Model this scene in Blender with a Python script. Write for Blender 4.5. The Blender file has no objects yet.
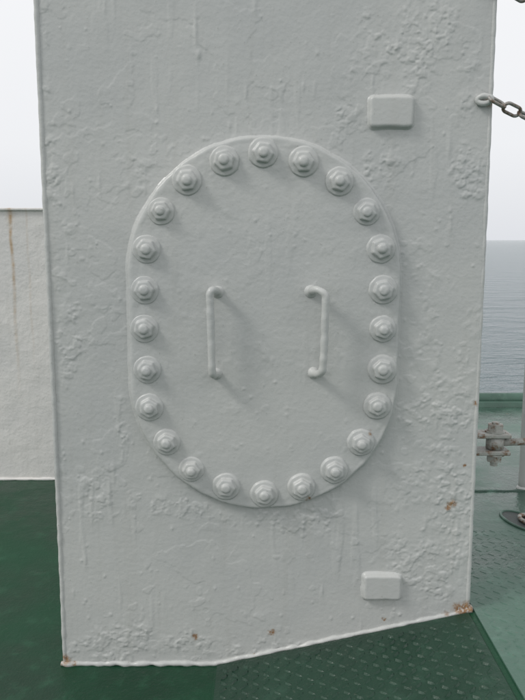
import bpy, bmesh, math, random
from mathutils import Vector, noise, Matrix
random.seed(7)
sc = bpy.context.scene
sc.view_settings.view_transform = 'Standard'
sc.view_settings.look = 'None'
sc.view_settings.exposure = 0

# ------------------------------------------------------------ node helpers
class NT:
    def __init__(s, name):
        s.m = bpy.data.materials.new(name); s.m.use_nodes = True
        s.t = s.m.node_tree; s.n = s.t.nodes; s.l = s.t.links
        s.b = s.n['Principled BSDF']
        s.tc = s.n.new('ShaderNodeTexCoord').outputs['Object']
    def put(s, sock, v):
        if isinstance(v, bpy.types.NodeSocket): s.l.new(v, sock)
        elif v is not None: sock.default_value = v
    def math(s, op, a, b=None, c=None, clamp=False):
        n = s.n.new('ShaderNodeMath'); n.operation = op; n.use_clamp = clamp
        s.put(n.inputs[0], a); s.put(n.inputs[1], b)
        if c is not None: s.put(n.inputs[2], c)
        return n.outputs[0]
    def mapping(s, scale=(1,1,1), loc=(0,0,0), vec=None):
        n = s.n.new('ShaderNodeMapping'); s.put(n.inputs['Vector'], vec or s.tc)
        n.inputs['Scale'].default_value = scale; n.inputs['Location'].default_value = loc
        return n.outputs[0]
    def noise(s, scale, detail=2, rough=.5, vec=None, dist=0, out='Fac'):
        n = s.n.new('ShaderNodeTexNoise'); s.put(n.inputs['Vector'], vec or s.tc)
        n.inputs['Scale'].default_value = scale; n.inputs['Detail'].default_value = detail
        n.inputs['Roughness'].default_value = rough; n.inputs['Distortion'].default_value = dist
        return n.outputs[out]
    def ramp(s, v, a, b, lo=0., hi=1., smooth=True):
        n = s.n.new('ShaderNodeMapRange'); n.interpolation_type = 'SMOOTHSTEP' if smooth else 'LINEAR'
        s.put(n.inputs[0], v); n.inputs[1].default_value = a; n.inputs[2].default_value = b
        n.inputs[3].default_value = lo; n.inputs[4].default_value = hi
        return n.outputs[0]
    def mix(s, f, a, b, mode='MIX'):
        n = s.n.new('ShaderNodeMix'); n.data_type = 'RGBA'; n.blend_type = mode
        s.put(n.inputs[0], f)
        s.put(n.inputs[6], a if isinstance(a, bpy.types.NodeSocket) else (*a, 1))
        s.put(n.inputs[7], b if isinstance(b, bpy.types.NodeSocket) else (*b, 1))
        return n.outputs[2]
    def sep(s, vec=None):
        n = s.n.new('ShaderNodeSeparateXYZ'); s.put(n.inputs[0], vec or s.tc); return n.outputs
    def spots(s, pts, dist_amt=.03):
        """irregular blotches round given (x,y,z,r) places on the surface"""
        nz = s.noise(32, 3, .65, out='Color')
        sub = s.n.new('ShaderNodeVectorMath'); sub.operation = 'SUBTRACT'
        s.l.new(nz, sub.inputs[0]); sub.inputs[1].default_value = (.5,.5,.5)
        ma = s.n.new('ShaderNodeVectorMath'); ma.operation = 'MULTIPLY_ADD'
        s.l.new(sub.outputs[0], ma.inputs[0]); ma.inputs[1].default_value = (dist_amt,)*3
        s.l.new(s.tc, ma.inputs[2])
        acc = None
        for (x, y, z, r) in pts:
            d = s.n.new('ShaderNodeVectorMath'); d.operation = 'DISTANCE'
            s.l.new(ma.outputs[0], d.inputs[0]); d.inputs[1].default_value = (x, y, z)
            v = s.ramp(d.outputs['Value'], r*.35, r, 1, 0)
            acc = v if acc is None else s.math('MAXIMUM', acc, v)
        return acc
    def bump(s, h, dist=1., strength=1.):
        n = s.n.new('ShaderNodeBump'); n.inputs['Distance'].default_value = dist
        n.inputs['Strength'].default_value = strength
        s.l.new(h, n.inputs['Height']); s.l.new(n.outputs[0], s.b.inputs['Normal'])

RUST = [(.548,0,.505,.019),(.536,0,.49,.012),(.575,0,.182,.022),(.60,0,.176,.038),(.545,0,.160,.016),(.028,0,.105,.016),(-.20,0,.090,.014),
        (-.590,0,.015,.026),(-.56,0,.004,.014),(.312,-.03,.725,.017),(.13,-.02,.53,.013),(-.345,-.01,.80,.014),(.603,0,1.62,.018),(-.137,0,.885,.010),
        (.582,0,.62,.008),(.602,0,.80,.010),(.36,0,.145,.010),(-.02,0,.03,.010),(.31,-.02,1.25,.008)]

def paint(name, col=(.575,.582,.562), rust=None, rough=.31, streak=None, fine=1., wave=0.):
    t = NT(name)
    peel = t.noise(75, 2, .5)
    h = t.math('MULTIPLY', peel, .0010*fine)
    if wave: h = t.math('MULTIPLY_ADD', t.noise(7, 4, .6), wave, h)
    t.bump(h)
    c = t.mix(t.ramp(t.noise(1.9, 3, .6), .35, .7), col, tuple(x*k for x, k in zip(col, (.90,.91,.925))))
    st = t.noise(1, 3, .6, vec=t.mapping((24, 24, 1.2)))
    c = t.mix(t.ramp(st, .5, .75, 0, .14), c, (.43,.425,.385))
    sp = t.ramp(t.noise(150, 1, .6), .72, .78, 0, .45)
    c = t.mix(sp, c, (.34,.34,.31))
    r = None
    if rust:
        r = t.spots(rust)
        r = t.math('MULTIPLY', r, t.ramp(t.noise(130, 2, .7), .36, .55, .3, 1))
        rc = t.mix(t.noise(60, 2), (.40,.20,.045), (.12,.045,.015))
        c = t.mix(t.math('MULTIPLY', r, .9), c, rc)
    if streak:
        xyz = t.sep()
        for (sx, w, zt, zb, a) in streak:
            wob = t.math('MULTIPLY_ADD', t.noise(3, 2), .04, sx-.02)
            d = t.math('ABSOLUTE', t.math('SUBTRACT', xyz[0], wob))
            m = t.math('MULTIPLY', t.ramp(d, 0, w, 1, 0), t.ramp(xyz[2], zb, zt, .0, 1))
            m = t.math('MULTIPLY', m, t.ramp(t.noise(18, 3, .7), .3, .6, .35, 1))
            c = t.mix(t.math('MULTIPLY', m, a), c, (.46,.26,.07))
    t.l.new(c, t.b.inputs['Base Color'])
    if r is not None: t.l.new(t.math('MULTIPLY_ADD', r, .4, rough), t.b.inputs['Roughness'])
    else: t.b.inputs['Roughness'].default_value = rough
    return t.m

def green(name, col, rough=.42, wet=.0, worn=.3, spec=.5):
    t = NT(name)
    n1 = t.noise(2.2, 4, .6); n2 = t.noise(14, 4, .65); n3 = t.noise(90, 2, .6)
    dark = tuple(x*.6 for x in col); light = tuple(min(1,x*1.5+.012) for x in col)
    c = t.mix(t.ramp(n1, .35, .65), dark, col)
    c = t.mix(t.ramp(n2, .5, .75, 0, .6), c, light)
    c = t.mix(t.ramp(n3, .62, .75, 0, worn), c, (.13,.15,.12))
    c = t.mix(t.ramp(t.noise(6,5,.7), .66, .73, 0, worn), c, (.16,.10,.055))
    t.l.new(c, t.b.inputs['Base Color'])
    t.l.new(t.ramp(n1, .35, .65, rough-.14-wet, rough+.1), t.b.inputs['Roughness'])
    t.b.inputs['Specular IOR Level'].default_value = spec
    h = t.math('MULTIPLY', n2, .004)
    h = t.math('MULTIPLY_ADD', n3, .0012, h)
    t.bump(h)
    return t.m

def metal(name, a=(.30,.29,.27), b=(.20,.10,.05), f=.5, metallic=.5):
    t = NT(name)
    m = t.ramp(t.noise(45, 4, .65), f-.08, f+.1)
    t.l.new(t.mix(m, a, b), t.b.inputs['Base Color'])
    t.b.inputs['Metallic'].default_value = metallic
    t.b.inputs['Roughness'].default_value = .5
    t.bump(t.math('MULTIPLY', t.noise(150, 2), .002))
    return t.m

M_white = paint('white_ship_paint', rust=RUST)
M_hw = paint('white_hardware_paint', fine=.7, rust=[r for r in RUST if r[1] < 0])
M_bul = paint('bulwark_paint', col=(.82,.80,.77), rough=.5, wave=.009,
              streak=[(-1.262,.014,1.43,.35,.75),(-1.262,.035,1.42,1.28,.4),(-1.9,.03,1.3,.1,.4),(-1.18,.010,.9,.5,.15)])
M_deck = green('green_deck_paint', (.006,.060,.026), rough=.46, spec=.4, worn=.15)
M_check = green('green_checker_paint', (.014,.052,.030), rough=.34, worn=.35, spec=.5)
M_pale = green('worn_sky_sheen_green', (.085,.165,.125), rough=.36, wet=.1, worn=.55)  # worn green, base colour also lightened for sky reflected on the wet deck
M_chain = metal('weathered_chain_steel', (.36,.35,.33), (.20,.14,.10), .55, .3)
M_rusty = metal('rusty_painted_steel', (.42,.42,.39), (.20,.11,.06), .56, .1)
M_dark = metal('dark_wet_steel', (.06,.075,.07), (.08,.065,.05), .6, .2)

# ------------------------------------------------------------ mesh helpers
def obj(name, verts, faces, mat, parent=None, smooth=True):
    me = bpy.data.meshes.new(name); me.from_pydata([tuple(v) for v in verts], [], faces); me.update()
    bm = bmesh.new(); bm.from_mesh(me); bmesh.ops.recalc_face_normals(bm, faces=bm.faces); bm.to_mesh(me); bm.free()
    o = bpy.data.objects.new(name, me); sc.collection.objects.link(o)
    me.materials.append(mat)
    if smooth: me.polygons.foreach_set('use_smooth', [True]*len(me.polygons))
    if parent: o.parent = parent
    return o
def empty(name):
    e = bpy.data.objects.new(name, None); sc.collection.objects.link(e); e.empty_display_size = .1; return e
def merge(parts):
    V, F = [], []
    for v, f in parts:
        k = len(V); V += list(v); F += [tuple(i+k for i in q) for q in f]
    return V, F
def tube(path, rad, seg=14, closed=False, jit=0., jf=55):
    P = [Vector(p) for p in path]; n = len(P)
    R = rad if isinstance(rad, (list, tuple)) else [rad]*n
    V, F = [], []; up = None
    for i, p in enumerate(P):
        if closed: t = (P[(i+1) % n]-P[i-1]).normalized()
        else: t = (P[min(i+1, n-1)]-P[max(i-1, 0)]).normalized()
        if up is None:
            a = Vector((0,0,1)) if abs(t.z) < .9 else Vector((0,1,0)); up = (a-t*a.dot(t)).normalized()
        else: up = (up-t*up.dot(t)).normalized()
        s = t.cross(up)
        for k in range(seg):
            a = 2*math.pi*k/seg; d = up*math.cos(a)+s*math.sin(a)
            r = R[i]
            if jit: r *= 1+jit*noise.noise((p+d*.006)*jf)
            V.append(p+d*r)
    for i in range(n if closed else n-1):
        j = (i+1) % n
        for k in range(seg):
            F.append((i*seg+k, i*seg+(k+1) % seg, j*seg+(k+1) % seg, j*seg+k))
    if not closed: F.append(tuple(range(seg))); F.append(tuple((n-1)*seg+k for k in range(seg)))
    return V, F
def chaikin(p, it=3):
    p = [Vector(x) for x in p]
    for _ in range(it):
        q = [p[0]]
        for a, b in zip(p, p[1:]): q += [a*.75+b*.25, a*.25+b*.75]
        p = q+[p[-1]]
    return p
def box(name, lo, hi, mat, parent=None, bev=.01, seg=3):
    x0,y0,z0 = lo; x1,y1,z1 = hi
    V = [(x0,y0,z0),(x1,y0,z0),(x1,y1,z0),(x0,y1,z0),(x0,y0,z1),(x1,y0,z1),(x1,y1,z1),(x0,y1,z1)]
    F = [(0,1,2,3),(4,5,6,7),(0,1,5,4),(1,2,6,5),(2,3,7,6),(3,0,4,7)]
    o = obj(name, V, F, mat, parent, smooth=False)
    if bev:
        bm = bmesh.new(); bm.from_mesh(o.data)
        bmesh.ops.bevel(bm, geom=bm.edges[:], offset=bev, segments=seg, affect='EDGES', profile=.5)
        bm.to_mesh(o.data); bm.free()
        for p in o.data.polygons: p.use_smooth = True
        w = o.modifiers.new('wn', 'WEIGHTED_NORMAL'); w.keep_sharp = False
    return o

# ------------------------------------------------------------ paint relief (metres of build-up)
def ss(a, b, v):
    t = min(1., max(0., (v-a)/(b-a))); return t*t*(3-2*t)
# (x, z, rx, rz, amount): where the plate had corroded before it was painted over
PATCH = [(.54,1.42,.05,.10,.9),(.42,1.80,.14,.10,.65),(.50,.74,.09,.20,.85),(.55,.45,.06,.18,.8),(.46,1.10,.04,.15,.5),
         (-.45,.07,.20,.05,.75),(-.1,.05,.3,.035,.6),(-.54,.95,.05,.10,.8),(-.57,1.55,.03,.35,.6),(.08,.46,.15,.035,.8),
         (.44,.30,.15,.10,.7),(-.30,1.46,.07,.08,.75),(.22,1.72,.04,.08,.45),(-.25,.50,.10,.05,.6),(.36,.20,.2,.04,.6),
         (-.50,.55,.06,.18,.45),(.55,1.75,.04,.3,.5),(-.40,.75,.025,.10,.7),(.30,1.45,.06,.08,.45)]
def patch(x, z):
    m = 0
    for px, pz, rx, rz, a in PATCH:
        d = ((x-px)/rx)**2+((z-pz)/rz)**2
        if d < 5: m = max(m, a*math.exp(-d*.75))
    return m
NF = noise.noise
def relief(x, z, k=1.):
    p = Vector((x, .37, z))
    wx = NF(p*7)*.5+NF(p*16+Vector((3,1,7)))*.3+NF(p*34)*.15
    m = patch(x, z)*k
    mask = ss(.26, .66, m+wx*.9)
    h = .0006*NF(p*16)+.0010*NF(p*6.5)+.0035*NF(p*1.6)
    base = NF(p*34)*.55+NF(p*68)*.36+NF(p*125)*.22
    h += .0002*base
    if mask > 0:
        h += mask*(.0013*ss(.02, .16, base)+.0007*ss(.05,.2, NF(p*85+Vector((9,2,1)))+.4*base)+.0003)
    # small scabs nearly everywhere
    q2 = NF(p*22+Vector((4,8,2)))+.5*NF(p*52)
    h += .0008*k*ss(.46, .55, q2)*ss(-.15,.25,wx+m)
    # edges of older flaked coats
    q3 = NF(p*5+Vector((11,0,5)))+.5*NF(p*12)+.28*NF(p*27)+.12*NF(p*60)
    h += .0006*k*ss(.20, .225, q3)
    # sags and runs, heavier low down
    low = ss(1.2, .3, z) if k == 1. else .2
    xw = x+.006*NF(Vector((x*3, 2.2, z*9)))
    q4 = NF(Vector((xw*38, 4.4, z*4.2)))+.35*NF(Vector((xw*70, 1.4, z*9)))
    h += (.0008+.0007*low)*k*ss(.36-.06*low, .62, q4)*ss(-.1-.1*low,.2,NF(p*3.1+Vector((2,6,1))))
    return h
rl = random.Random(11)
LUMPS = []
for i in range(700):
    x, z = rl.uniform(-.59,.60), rl.uniform(.02,1.93)
    if rl.random() > .35+patch(x, z): continue
    r = rl.uniform(.0020,.0048)*(1.5 if rl.random() < .06 else 1)
    LUMPS.append((x, z, r, r*(rl.uniform(1.,1.5) if rl.random() < .78 else rl.uniform(2.5,7)), rl.uniform(.0007,.0019)))
LUMPS += [(-.175,1.80,.005,.05,.0022),(-.168,1.74,.006,.012,.003),(.50,1.50,.006,.04,.002),(-.02,1.86,.006,.02,.002)]

# ------------------------------------------------------------ deck height: level to port, ramping up to starboard
XL, XR = -.597, .612
def dz(x):
    if x < -.142: return 0.
    if x < .62: return .172*(x+.142)/(.762)
    return .172

# ------------------------------------------------------------ steel trunk
trunk = empty('steel_ventilation_trunk')
ZT = 2.7
S = .0025
NX = int((XR-XL)/S)
xs = [XL+(XR-XL)*i/NX for i in range(NX+1)]
zs = [-.03+S*j for j in range(int(1.98/S))]
z = zs[-1]+.02
while z < ZT: zs.append(z); z += .02
zs.append(ZT)
W = NX+1
H = [[0.]*W for _ in zs]
for j, z in enumerate(zs):
    row = H[j]
    for i, x in enumerate(xs): row[i] = relief(x, z)
for lx, lz, rx, rz, a in LUMPS:
    i0, i1 = int((lx-3*rx-XL)/S), int((lx+3*rx-XL)/S)+1
    j0, j1 = int((lz-3*rz+.03)/S), int((lz+3*rz+.03)/S)+1
    for j in range(max(0,j0), min(len(zs)-1,j1)):
        for i in range(max(0,i0), min(NX,i1)):
            d = ((xs[i]-lx)/rx)**2+((zs[j]-lz)/rz)**2
            if d < 8: H[j][i] += a*math.exp(-d)
V, F = [], []
EB = .008
for j, z in enumerate(zs):
    for i, x in enumerate(xs):
        e = min(x-XL, XR-x)
        ed = 0 if e > EB else EB-math.sqrt(max(0, EB*EB-(EB-e)**2))
        V.append((x+.0012*NF(Vector((x*3,0,z*14)))*(1 if e < .03 else 0), ed-H[j][i]*(1 if e > EB else e/EB), z))
for j in range(len(zs)-1):
    for i in range(NX): F.append((j*W+i, j*W+i+1, (j+1)*W+i+1, (j+1)*W+i))
def side(x):
    k = len(V)
    for yb in (.10, .75):
        for z in (zs[0], ZT): V.append((x, yb, z))
    V.append((x, EB+.002, zs[0])); V.append((x, EB+.002, ZT))
    F.append((k+4, k, k+1, k+5)); F.append((k, k+2, k+3, k+1))
side(XL); side(XR)
k = len(V); V += [(XL,EB,ZT),(XR,EB,ZT),(XR,.75,ZT),(XL,.75,ZT),(XL,.75,zs[0]),(XR,.75,zs[0])]
F += [(k,k+1,k+2,k+3),(k+3,k+2,k+5,k+4)]
me = bpy.data.meshes.new('shell'); me.from_pydata(V, [], F); me.update(); me.materials.append(M_white)
me.polygons.foreach_set('use_smooth', [i < (len(zs)-1)*NX for i in range(len(me.polygons))])
o = bpy.data.objects.new('shell', me); sc.collection.objects.link(o); o.parent = trunk

obj('edge_bead_1', *tube([(XL+.007, .003, -.02+z*.01) for z in range(0, 272)], .0072, 12, jit=.25, jf=34), M_white, trunk)
obj('edge_bead_2', *tube([(XR-.006, .004, .15+z*.01) for z in range(0, 255)], .0065, 12, jit=.25, jf=34), M_white, trunk)
path = []
n = 300
for i in range(n):
    x = XL-.004+(XR-XL+.01)*i/(n-1)
    path.append((x, -.001-.003*NF(Vector((x*30,0,3))), dz(x)+.005+.003*NF(Vector((x*22,5,0)))))
obj('foot_weld', *tube(path, .0075, 12, jit=.6, jf=38), M_white, trunk)
obj('foot_weld_side', *tube([(XR+.002, .75*i/60, dz(XR)+.006) for i in range(61)], .008, 10, jit=.6), M_white, trunk)

def pad(name, x0, x1, z0, z1, th=.016, rc=.011):
    def ring(off, y):
        out = []
        for cx, cz, a0 in ((x1-rc, z1-rc, 0), (x0+rc, z1-rc, 90), (x0+rc, z0+rc, 180), (x1-rc, z0+rc, 270)):
            pts = [(cx+(rc-off)*math.cos(math.radians(a0+15*k)), cz+(rc-off)*math.sin(math.radians(a0+15*k))) for k in range(7)]
            out += pts
        full = []
        for a, b in zip(out, out[1:]+out[:1]):
            L = math.dist(a, b); m = 7 if L > .02 else 1
            for k in range(m): full.append((a[0]+(b[0]-a[0])*k/m, a[1]+(b[1]-a[1])*k/m))
        res = []
        for px, pz in full:
            w = .0026*NF(Vector((px*35, y*20, pz*35)))
            res.append((px+w, y, pz+w*.8))
        return res
    prof = [(-.011,.003),(-.006,-.0005),(-.0025,-.003),(0,-.008),(.001,-th+.004),(.0035,-th+.001),(.007,-th),(.010,-th)]
    V, F = [], []
    rings = [ring(*p) for p in prof]; m = min(len(r) for r in rings)
    for r in rings: V += r[:m]
    for i in range(len(prof)-1):
        for k in range(m): F.append((i*m+k, i*m+(k+1) % m, (i+1)*m+(k+1) % m, (i+1)*m+k))
    F.append(tuple((len(prof)-1)*m+k for k in range(m)))
    obj(name, V, F, M_hw, trunk)
pad('pad_1', .2834, .4005, 1.553, 1.633)
pad('pad_2', .2960, .4060, .213, .290)

# ------------------------------------------------------------ manhole cover
cover = empty('manhole_cover')
CX, CZ = .004, 1.0135
HS = .1445     # half straight length
SN, SM = 150, 60
def stadium(R, n=SN, m=SM):
    out = []
    for k in range(n+1):
        a = math.pi*k/n; out.append((CX+R*math.cos(a), CZ+HS+R*math.sin(a)))
    for k in range(1, m): out.append((CX-R, CZ+HS-2*HS*k/m))
    for k in range(n+1):
        a = math.pi+math.pi*k/n; out.append((CX+R*math.cos(a), CZ-HS+R*math.sin(a)))
    for k in range(1, m): out.append((CX+R, CZ-HS+2*HS*k/m))
    return out
RO = .372; TH = .021
prof = [(RO+.014,.004,0),(RO+.008,.0002,0),(RO+.004,-.0015,0),(RO+.001,-.005,0),(RO,-.010,0),(RO-.0005,-.0160,0),(RO-.002,-.0190,.1),(RO-.005,-.0207,.3),(RO-.009,-TH,.7)]
R = RO-.013
while R > .002: prof.append((R, -TH, 1)); R -= .0031
rl = random.Random(5)
CL = [(rl.uniform(-.33,.34), rl.uniform(.55,1.48), rl.uniform(.0025,.005), rl.uniform(.0006,.0016)) for _ in range(110)]
V, F = [], []
for R, y, k in prof:
    for x, z in stadium(R):
        w = 1+.006*NF(Vector((x*18, 0, z*18)))+.003*NF(Vector((x*60,0,z*60)))
        if k == 0:
            V.append((CX+(x-CX)*w, y, CZ+(z-CZ)*w)); continue
        h = relief(x+3.1, z+1.7, .6)*k
        edge = ss(.30,.36,R)*.6
        h += edge*.0012*ss(.05,.25,NF(Vector((x*40,3,z*40))))*k
        for lx, lz, r, a in CL:
            dx = x-lx; dd = z-lz
            if -.012 < dx < .012 and -.012 < dd < .012: h += a*math.exp(-(dx*dx+dd*dd)/(r*r))
        V.append((CX+(x-CX)*(1+(w-1)*(1-k)), y-h, CZ+(z-CZ)*(1+(w-1)*(1-k))))
m = len(stadium(RO))
for i in range(len(prof)-1):
    for k in range(m): F.append((i*m+k, i*m+(k+1) % m, (i+1)*m+(k+1) % m, (i+1)*m+k))
b0 = (len(prof)-1)*m
Lc = [SN+k for k in range(SM+1)]; Rc = [0]+[2*SN+SM+(SM-k) for k in range(1, SM+1)]
for k in range(SM): F.append((b0+Lc[k], b0+Lc[k+1], b0+Rc[k+1], b0+Rc[k]))
F.append(tuple(b0+k for k in range(SN+1))); F.append(tuple(b0+SN+SM+k for k in range(SN+1)))
obj('cover_plate', V, F, M_white, cover)

# nuts, washers and studs, all thick with paint
def bolt(cx, cz, y0, seed):
    rnd = random.Random(seed); rot = rnd.uniform(0, math.pi/3); s = rnd.uniform(.94, 1.05)
    tx, tz = rnd.uniform(-.07,.07), rnd.uniform(-.07,.07); tall = rnd.uniform(.7, 1.4)
    # (radius, height, hexness)
    pr = [(.0405,-.001,0),(.0388,.0015,0),(.0378,.0035,0),(.0366,.0056,0),(.0345,.0062,0),(.0290,.0064,.3),(.0265,.0070,.9),(.0256,.0090,1),(.0251,.0145,1),
          (.0246,.0185,1),(.0228,.0207,.9),(.0195,.0212,.4),(.0155,.0213,0),(.0134,.0218,0),(.0126,.0240,0),(.0122,.0275,0),(.0105,.0298,0),(.0060,.0307,0),(.002,.0309,0)]
    seg = 48; V, F = [], []
    for r, h, hx in pr:
        for k in range(seg):
            a = 2*math.pi*k/seg
            ph = ((a+rot) % (math.pi/3))-math.pi/6
            hexr = math.cos(math.pi/6)/math.cos(ph)*1.09
            rr = r*s*((1-hx)+hx*hexr)
            hh = h if h < .0216 else .0216+(h-.0216)*tall
            px, pz = rr*math.cos(a), rr*math.sin(a)
            w = 1+.035*NF(Vector((px*70+seed*7, h*90, pz*70)))
            V.append((cx+px*w+tx*hh, y0-hh*s-.0005*NF(Vector((px*120+seed*3, 5, pz*120))), cz+pz*w+tz*hh))
    n = len(pr)
    for i in range(n-1):
        for k in range(seg): F.append((i*seg+k, i*seg+(k+1) % seg, (i+1)*seg+(k+1) % seg, (i+1)*seg+k))
    F.append(tuple((n-1)*seg+k for k in range(seg)))
    return V, F
RB = .326; per = 2*math.pi*RB+4*HS; q = math.pi*RB/2
for i in range(24):
    s = per*i/24
    if s < q: a = s/RB; x, z = RB*math.sin(a), HS+RB*math.cos(a)
    elif s < q+2*HS: x, z = RB, HS-(s-q)
    elif s < 3*q+2*HS: a = (s-q-2*HS)/RB; x, z = RB*math.cos(a), -HS-RB*math.sin(a)
    elif s < 3*q+4*HS: x, z = -RB, -HS+(s-3*q-2*HS)
    else: a = (s-3*q-4*HS)/RB; x, z = -RB*math.cos(a), HS+RB*math.sin(a)
    rnd = random.Random(i*3+1)
    obj('bolt_%d' % (i+1), *bolt(CX+x+rnd.uniform(-.003,.003), CZ+z+rnd.uniform(-.003,.003), -TH+.0005, i+1), M_hw, cover)

def handle(name, pts):
    p = chaikin(pts, 3); R = []
    for v in p:
        e = max(0, 1-abs(v.y+.020)/.012)
        R.append(.0106+.008*e+.0010*NF(v*60))
    obj(name, *tube(p, R, 16, jit=.16), M_hw, cover)
handle('handle_1', [(-.122,-.016,1.117),(-.123,-.035,1.119),(-.127,-.060,1.124),(-.136,-.071,1.124),(-.141,-.071,1.112),(-.140,-.071,1.08),(-.138,-.072,1.00),(-.137,-.071,.93),(-.137,-.070,.902),(-.134,-.060,.892),(-.130,-.035,.890),(-.128,-.016,.889)])
handle('handle_2', [(.132,-.016,1.119),(.134,-.035,1.121),(.143,-.062,1.127),(.160,-.073,1.120),(.169,-.074,1.108),(.168,-.074,1.08),(.167,-.072,1.00),(.165,-.070,.94),(.164,-.068,.910),(.157,-.060,.896),(.146,-.035,.892),(.140,-.016,.891)])

# ------------------------------------------------------------ deck
V, F = [], []
xs = sorted(set([-8,-6,-4,-3,-2,-1.5,-1,-.6,-.3,-.1421,-.142,0,.2,.4,.6,.62,.63,.8,1,1.3,1.8,2.5,4,6,8]))
ys = [-5,-3,-2,-1,-.5,0,.5,1,1.5,2,2.78]
for y in ys:
    for x in xs: V.append((x, y, dz(x)))
nx = len(xs)
for j in range(len(ys)-1):
    for i in range(nx-1): F.append((j*nx+i, j*nx+i+1, (j+1)*nx+i+1, (j+1)*nx+i))
obj('deck', V, F, M_deck, smooth=False)

def sheet(x0, x1, y0, y1, th):
    k = 12; V, F = [], []
    for i in range(k+1):
        x = x0+(x1-x0)*i/k
        for yy in (y0, y1): V += [(x, yy, dz(x)+th), (x, yy, dz(x)-.01)]
    for i in range(k):
        a = i*4; b = a+4
        F += [(a, b, b+2, a+2), (a, a+1, b+1, b), (a+2, b+2, b+3, a+3)]
    F += [(0,2,3,1), (k*4, k*4+1, k*4+3, k*4+2)]
    return V, F
def lozenges(x0, x1, y0, y1, th, p=.030, hh=.0024):
    V, F = [], []
    nx, ny = int((x1-x0)/p), int((y1-y0)/p)
    for i in range(nx):
        for j in range(ny):
            x = x0+(i+.5)*p; y = y0+(j+.5)*p
            a = math.pi/4 if (i+j) % 2 else -math.pi/4
            c, s = math.cos(a), math.sin(a); L, W = .0145, .0050
            H = hh*(.55+.7*abs(NF(Vector((x*4,y*4,0)))*1.8))
            k = len(V)
            for u, v, h in ((-L,0,0),(-L*.4,-W,0),(L*.4,-W,0),(L,0,0),(L*.4,W,0),(-L*.4,W,0),(-L*.6,0,H),(L*.6,0,H)):
                xx, yy = x+u*c-v*s, y+u*s+v*c
                V.append((xx, yy, dz(xx)+th+h-(.0004 if h == 0 else 0)))
            F += [(k,k+1,k+6),(k+1,k+2,k+7,k+6),(k+2,k+3,k+7),(k+3,k+4,k+7),(k+4,k+5,k+6,k+7),(k+5,k,k+6)]
    return V, F
obj('checker_plate', *merge([sheet(-.135,.605,-1.4,-.012,.006), lozenges(-.125,.60,-1.39,-.03,.006, hh=.0048)]), M_check, smooth=False)
obj('worn_deck_plate', *merge([sheet(.625,3.2,-1.4,2.6,.005), lozenges(.64,2.0,-1.0,.60,.005, p=.034, hh=.0022)]), M_pale, smooth=False)
obj('deck_weld_seam', *tube([(.63+i*.03,1.02+.003*math.sin(i*1.7),.178) for i in range(85)], .006, 8, jit=.7), M_pale)
obj('deck_coaming', *merge([tube([(x*.3+.2, 2.70, dz(1)+.045) for x in range(0, 26)], .040, 12), sheet(.2,8,2.62,2.78,.035)]), M_pale)

# ------------------------------------------------------------ bulwark
bw = empty('bulwark_wall')
box('plating', (-8,1.69,-.05), (.25,1.72,1.405), M_bul, bw, bev=.004)
box('cap_rail', (-8,1.675,1.402), (.25,1.76,1.416), M_bul, bw, bev=.005)
box('return_plating', (.25,1.70,-.05), (.28,2.76,1.405), M_bul, bw, bev=.004)
obj('foot_weld', *tube([(-8+i*.03,1.688,.005) for i in range(270)], .008, 8, jit=.5), M_bul, bw)

# ------------------------------------------------------------ chain
def link(center, d, roll, L=.060, Wd=.034, r=.0046):
    d = Vector(d).normalized(); a = Vector((0,1,0)) if abs(d.y) < .9 else Vector((0,0,1))
    s = (a-d*a.dot(d)).normalized(); w = d.cross(s)
    s = s*math.cos(roll)+w*math.sin(roll)
    R = Wd/2-r; h = L/2-r-R; pts = []
    for k in range(13):
        t = -math.pi/2+math.pi*k/12; pts.append(Vector(center)+d*(h+R*math.cos(t))+s*R*math.sin(t))
    for k in range(13):
        t = math.pi/2+math.pi*k/12; pts.append(Vector(center)+d*(-h+R*math.cos(t))+s*R*math.sin(t))
    return tube(pts, r, 10, closed=True)
def chain(name, a, b, sag):
    a, b = Vector(a), Vector(b)
    pts = [a.lerp(b, i/400)-Vector((0,0,4*sag*(i/400)*(1-i/400))) for i in range(401)]
    step = .0485; acc = 0; parts = []; nxt = step/2; i = 0
    for p, q2 in zip(pts, pts[1:]):
        acc += (q2-p).length
        if acc >= nxt:
            parts.append(link(p, q2-p, .65+(math.pi/2)*(i % 2)+random.uniform(-.15,.15))); nxt += step; i += 1
    return obj(name, *merge(parts), M_chain)
chain('safety_chain', (.598,-.022,1.625), (1.58,.25,1.60), .10)
chain('safety_chain', (.602,-.022,1.915), (1.58,.25,2.02), .14)
for nm, z in (('chain_lug_1', 1.623), ('chain_lug_2', 1.915)):
    rg = [(.585+.017*math.cos(t*.3927), -.012-.006*math.cos(t*.3927), z+.010*math.sin(t*.3927)) for t in range(16)]
    obj(nm, *tube(rg, .0072, 10, closed=True, jit=.3), M_hw, trunk)

def post(name, x, y, top):
    e = empty(name)
    obj('pipe', *tube([(x, y, .15+(top-.15)*i/30) for i in range(31)], .026, 20, jit=.02), M_hw, e)
    z = dz(x)
    obj('foot_weld', *tube([(x,y,z+.002),(x,y,z+.010),(x,y,z+.018)], [.036,.033,.027], 20), M_hw, e)
    obj('top_cap', *tube([(x,y,top),(x,y,top+.012),(x,y,top+.02)], [.030,.029,.016], 20), M_hw, e)
post('stanchion_post', 1.150, 1.055, 2.1)
post('stanchion_post.001', 1.61, .25, 2.1)

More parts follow.
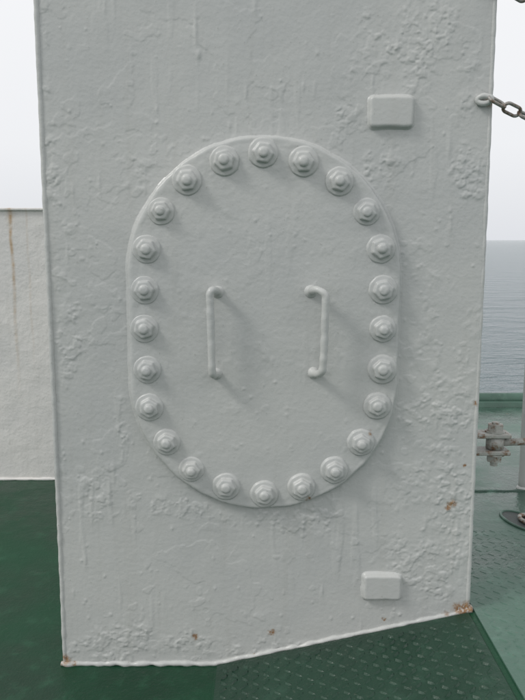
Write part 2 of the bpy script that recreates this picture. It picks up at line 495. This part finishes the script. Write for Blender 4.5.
# ------------------------------------------------------------ gate hinge on the trunk side
hg = empty('gate_hinge')
yy = .10; zc = .655
box('lug_1', (.60,yy-.03,zc+.022), (.735,yy+.03,zc+.036), M_rusty, hg, bev=.004)
box('lug_2', (.60,yy-.03,zc-.030), (.735,yy+.03,zc-.016), M_rusty, hg, bev=.004)
box('back_plate', (.612,yy-.045,zc-.05), (.622,yy+.045,zc+.055), M_hw, hg, bev=.003)
def hexn(x, y, z, r, h):
    V = [(x+r*math.cos(k*math.pi/3+.3), y+r*math.sin(k*math.pi/3+.3), zz) for zz in (z, z+h) for k in range(6)]
    return V, [tuple(range(6)), tuple(range(6,12))]+[(k,(k+1) % 6,6+(k+1) % 6,6+k) for k in range(6)]
bx = .695
obj('pin_bolt', *merge([tube([(bx,yy,zc-.068),(bx,yy,zc+.066)], .011, 14), hexn(bx,yy,zc+.040,.024,.020), hexn(bx,yy,zc-.054,.023,.020)]), M_rusty, hg, smooth=False)
obj('washers', *merge([tube([(bx,yy,zc+.036),(bx,yy,zc+.040)], .030, 20), tube([(bx,yy,zc-.034),(bx,yy,zc-.030)], .030, 20)]), M_rusty, hg, smooth=False)
obj('swivel_eye', *merge([tube([(bx,yy,zc-.014),(bx,yy,zc+.020)], .026, 20), tube([(bx+.02,yy,zc+.003),(bx+.2,yy+.04,zc-.002),(1.60,.24,zc-.01)], .011, 14)]), M_rusty, hg)

# ------------------------------------------------------------ lashing ring on deck
lr = empty('deck_lashing_ring')
def oval(cx, cy, z, a, b, ang, n=40):
    return [(cx+a*math.cos(t)*math.cos(ang)-b*math.sin(t)*math.sin(ang), cy+a*math.cos(t)*math.sin(ang)+b*math.sin(t)*math.cos(ang), z) for t in [2*math.pi*k/n for k in range(n)]]
zt = dz(1)
base = oval(1.010,.67,zt+.0085,.055,.11,.35); V = base+[(p[0],p[1],zt) for p in base]
obj('dished_base', V, [tuple(range(40))]+[(k,(k+1) % 40,40+(k+1) % 40,40+k) for k in range(40)], M_dark, lr, smooth=False)
obj('rim', *tube(oval(1.010,.67,zt+.008,.058,.115,.35), .006, 8, closed=True), M_pale, lr)
obj('ring', *tube([(p[0],p[1],zt+.016) for p in oval(1.04,.66,0,.035,.06,.35)], .008, 10, closed=True), M_rusty, lr)

# ------------------------------------------------------------ hull side and sea
obj('hull_side', [(-8,1.72,-.04),(.28,1.72,-.04),(.28,2.78,-.04),(8,2.78,-.04),(-8,1.72,-9),(.28,1.72,-9),(.28,2.78,-9),(8,2.78,-9)],
    [(0,1,5,4),(1,2,6,5),(2,3,7,6)], M_hw, smooth=False)
t = NT('sea_water')
t.b.inputs['Base Color'].default_value = (.15,.20,.21,1)
t.b.inputs['Roughness'].default_value = .12
t.b.inputs['IOR'].default_value = 1.33
h = t.math('MULTIPLY', t.noise(.12, 3, .6, vec=t.mapping((1,1.7,1))), 1.8)
h = t.math('MULTIPLY_ADD', t.noise(.8, 4, .65, vec=t.mapping((1,1.6,1))), .75, h)
t.bump(h, 1., 1.)
R = 40000
obj('sea', [(-R,-R,-7),(R,-R,-7),(R,R,-7),(-R,R,-7)], [(0,1,2,3)], t.m, smooth=False)

# ------------------------------------------------------------ sky and sun
w = bpy.data.worlds.new('World'); sc.world = w; w.use_nodes = True
n, l = w.node_tree.nodes, w.node_tree.links
bg = n['Background']
d = Vector((-.66, -.30, .69)).normalized()   # toward the veiled sun: high on the port side
EL = math.asin(d.z); AZ = math.atan2(d.x, d.y)
sky = n.new('ShaderNodeTexSky'); sky.sky_type = 'NISHITA'; sky.sun_disc = False
sky.sun_elevation = EL; sky.sun_rotation = AZ; sky.air_density = 1; sky.dust_density = 4
tc = n.new('ShaderNodeTexCoord'); sp = n.new('ShaderNodeSeparateXYZ'); l.new(tc.outputs['Generated'], sp.inputs[0])
rp = n.new('ShaderNodeValToRGB'); l.new(sp.outputs[2], rp.inputs[0])
cr = rp.color_ramp
cr.elements[0].position = 0; cr.elements[0].color = (.78,.80,.84,1)
cr.elements[1].position = 1; cr.elements[1].color = (.72,.735,.75,1)
e = cr.elements.new(.12); e.color = (.90,.91,.935,1)
e = cr.elements.new(.33); e.color = (.96,.965,.98,1)
e = cr.elements.new(.6); e.color = (.84,.85,.865,1)
sc10 = n.new('ShaderNodeVectorMath'); sc10.operation = 'SCALE'; sc10.inputs['Scale'].default_value = 10
l.new(rp.outputs[0], sc10.inputs[0])
mx = n.new('ShaderNodeMix'); mx.data_type = 'RGBA'; mx.inputs[0].default_value = .95
l.new(sky.outputs[0], mx.inputs[6]); l.new(sc10.outputs[0], mx.inputs[7])
l.new(mx.outputs[2], bg.inputs[0]); bg.inputs[1].default_value = .1

sl = bpy.data.lights.new('sun', 'SUN'); sl.energy = 1.2; sl.angle = math.radians(14); sl.color = (1,.985,.95)
so = bpy.data.objects.new('sun', sl); sc.collection.objects.link(so)
so.rotation_euler = d.to_track_quat('Z', 'Y').to_euler()
so.location = d*20

# ------------------------------------------------------------ camera
cam = bpy.data.cameras.new('camera'); co = bpy.data.objects.new('camera', cam); sc.collection.objects.link(co)
co.location = (0,-2.0,1.257); co.rotation_euler = (math.radians(90-8.64), 0, 0)
cam.sensor_fit = 'VERTICAL'; cam.sensor_height = 24; cam.lens = 24*724/700
cam.clip_start = .05; cam.clip_end = 100000
sc.camera = co
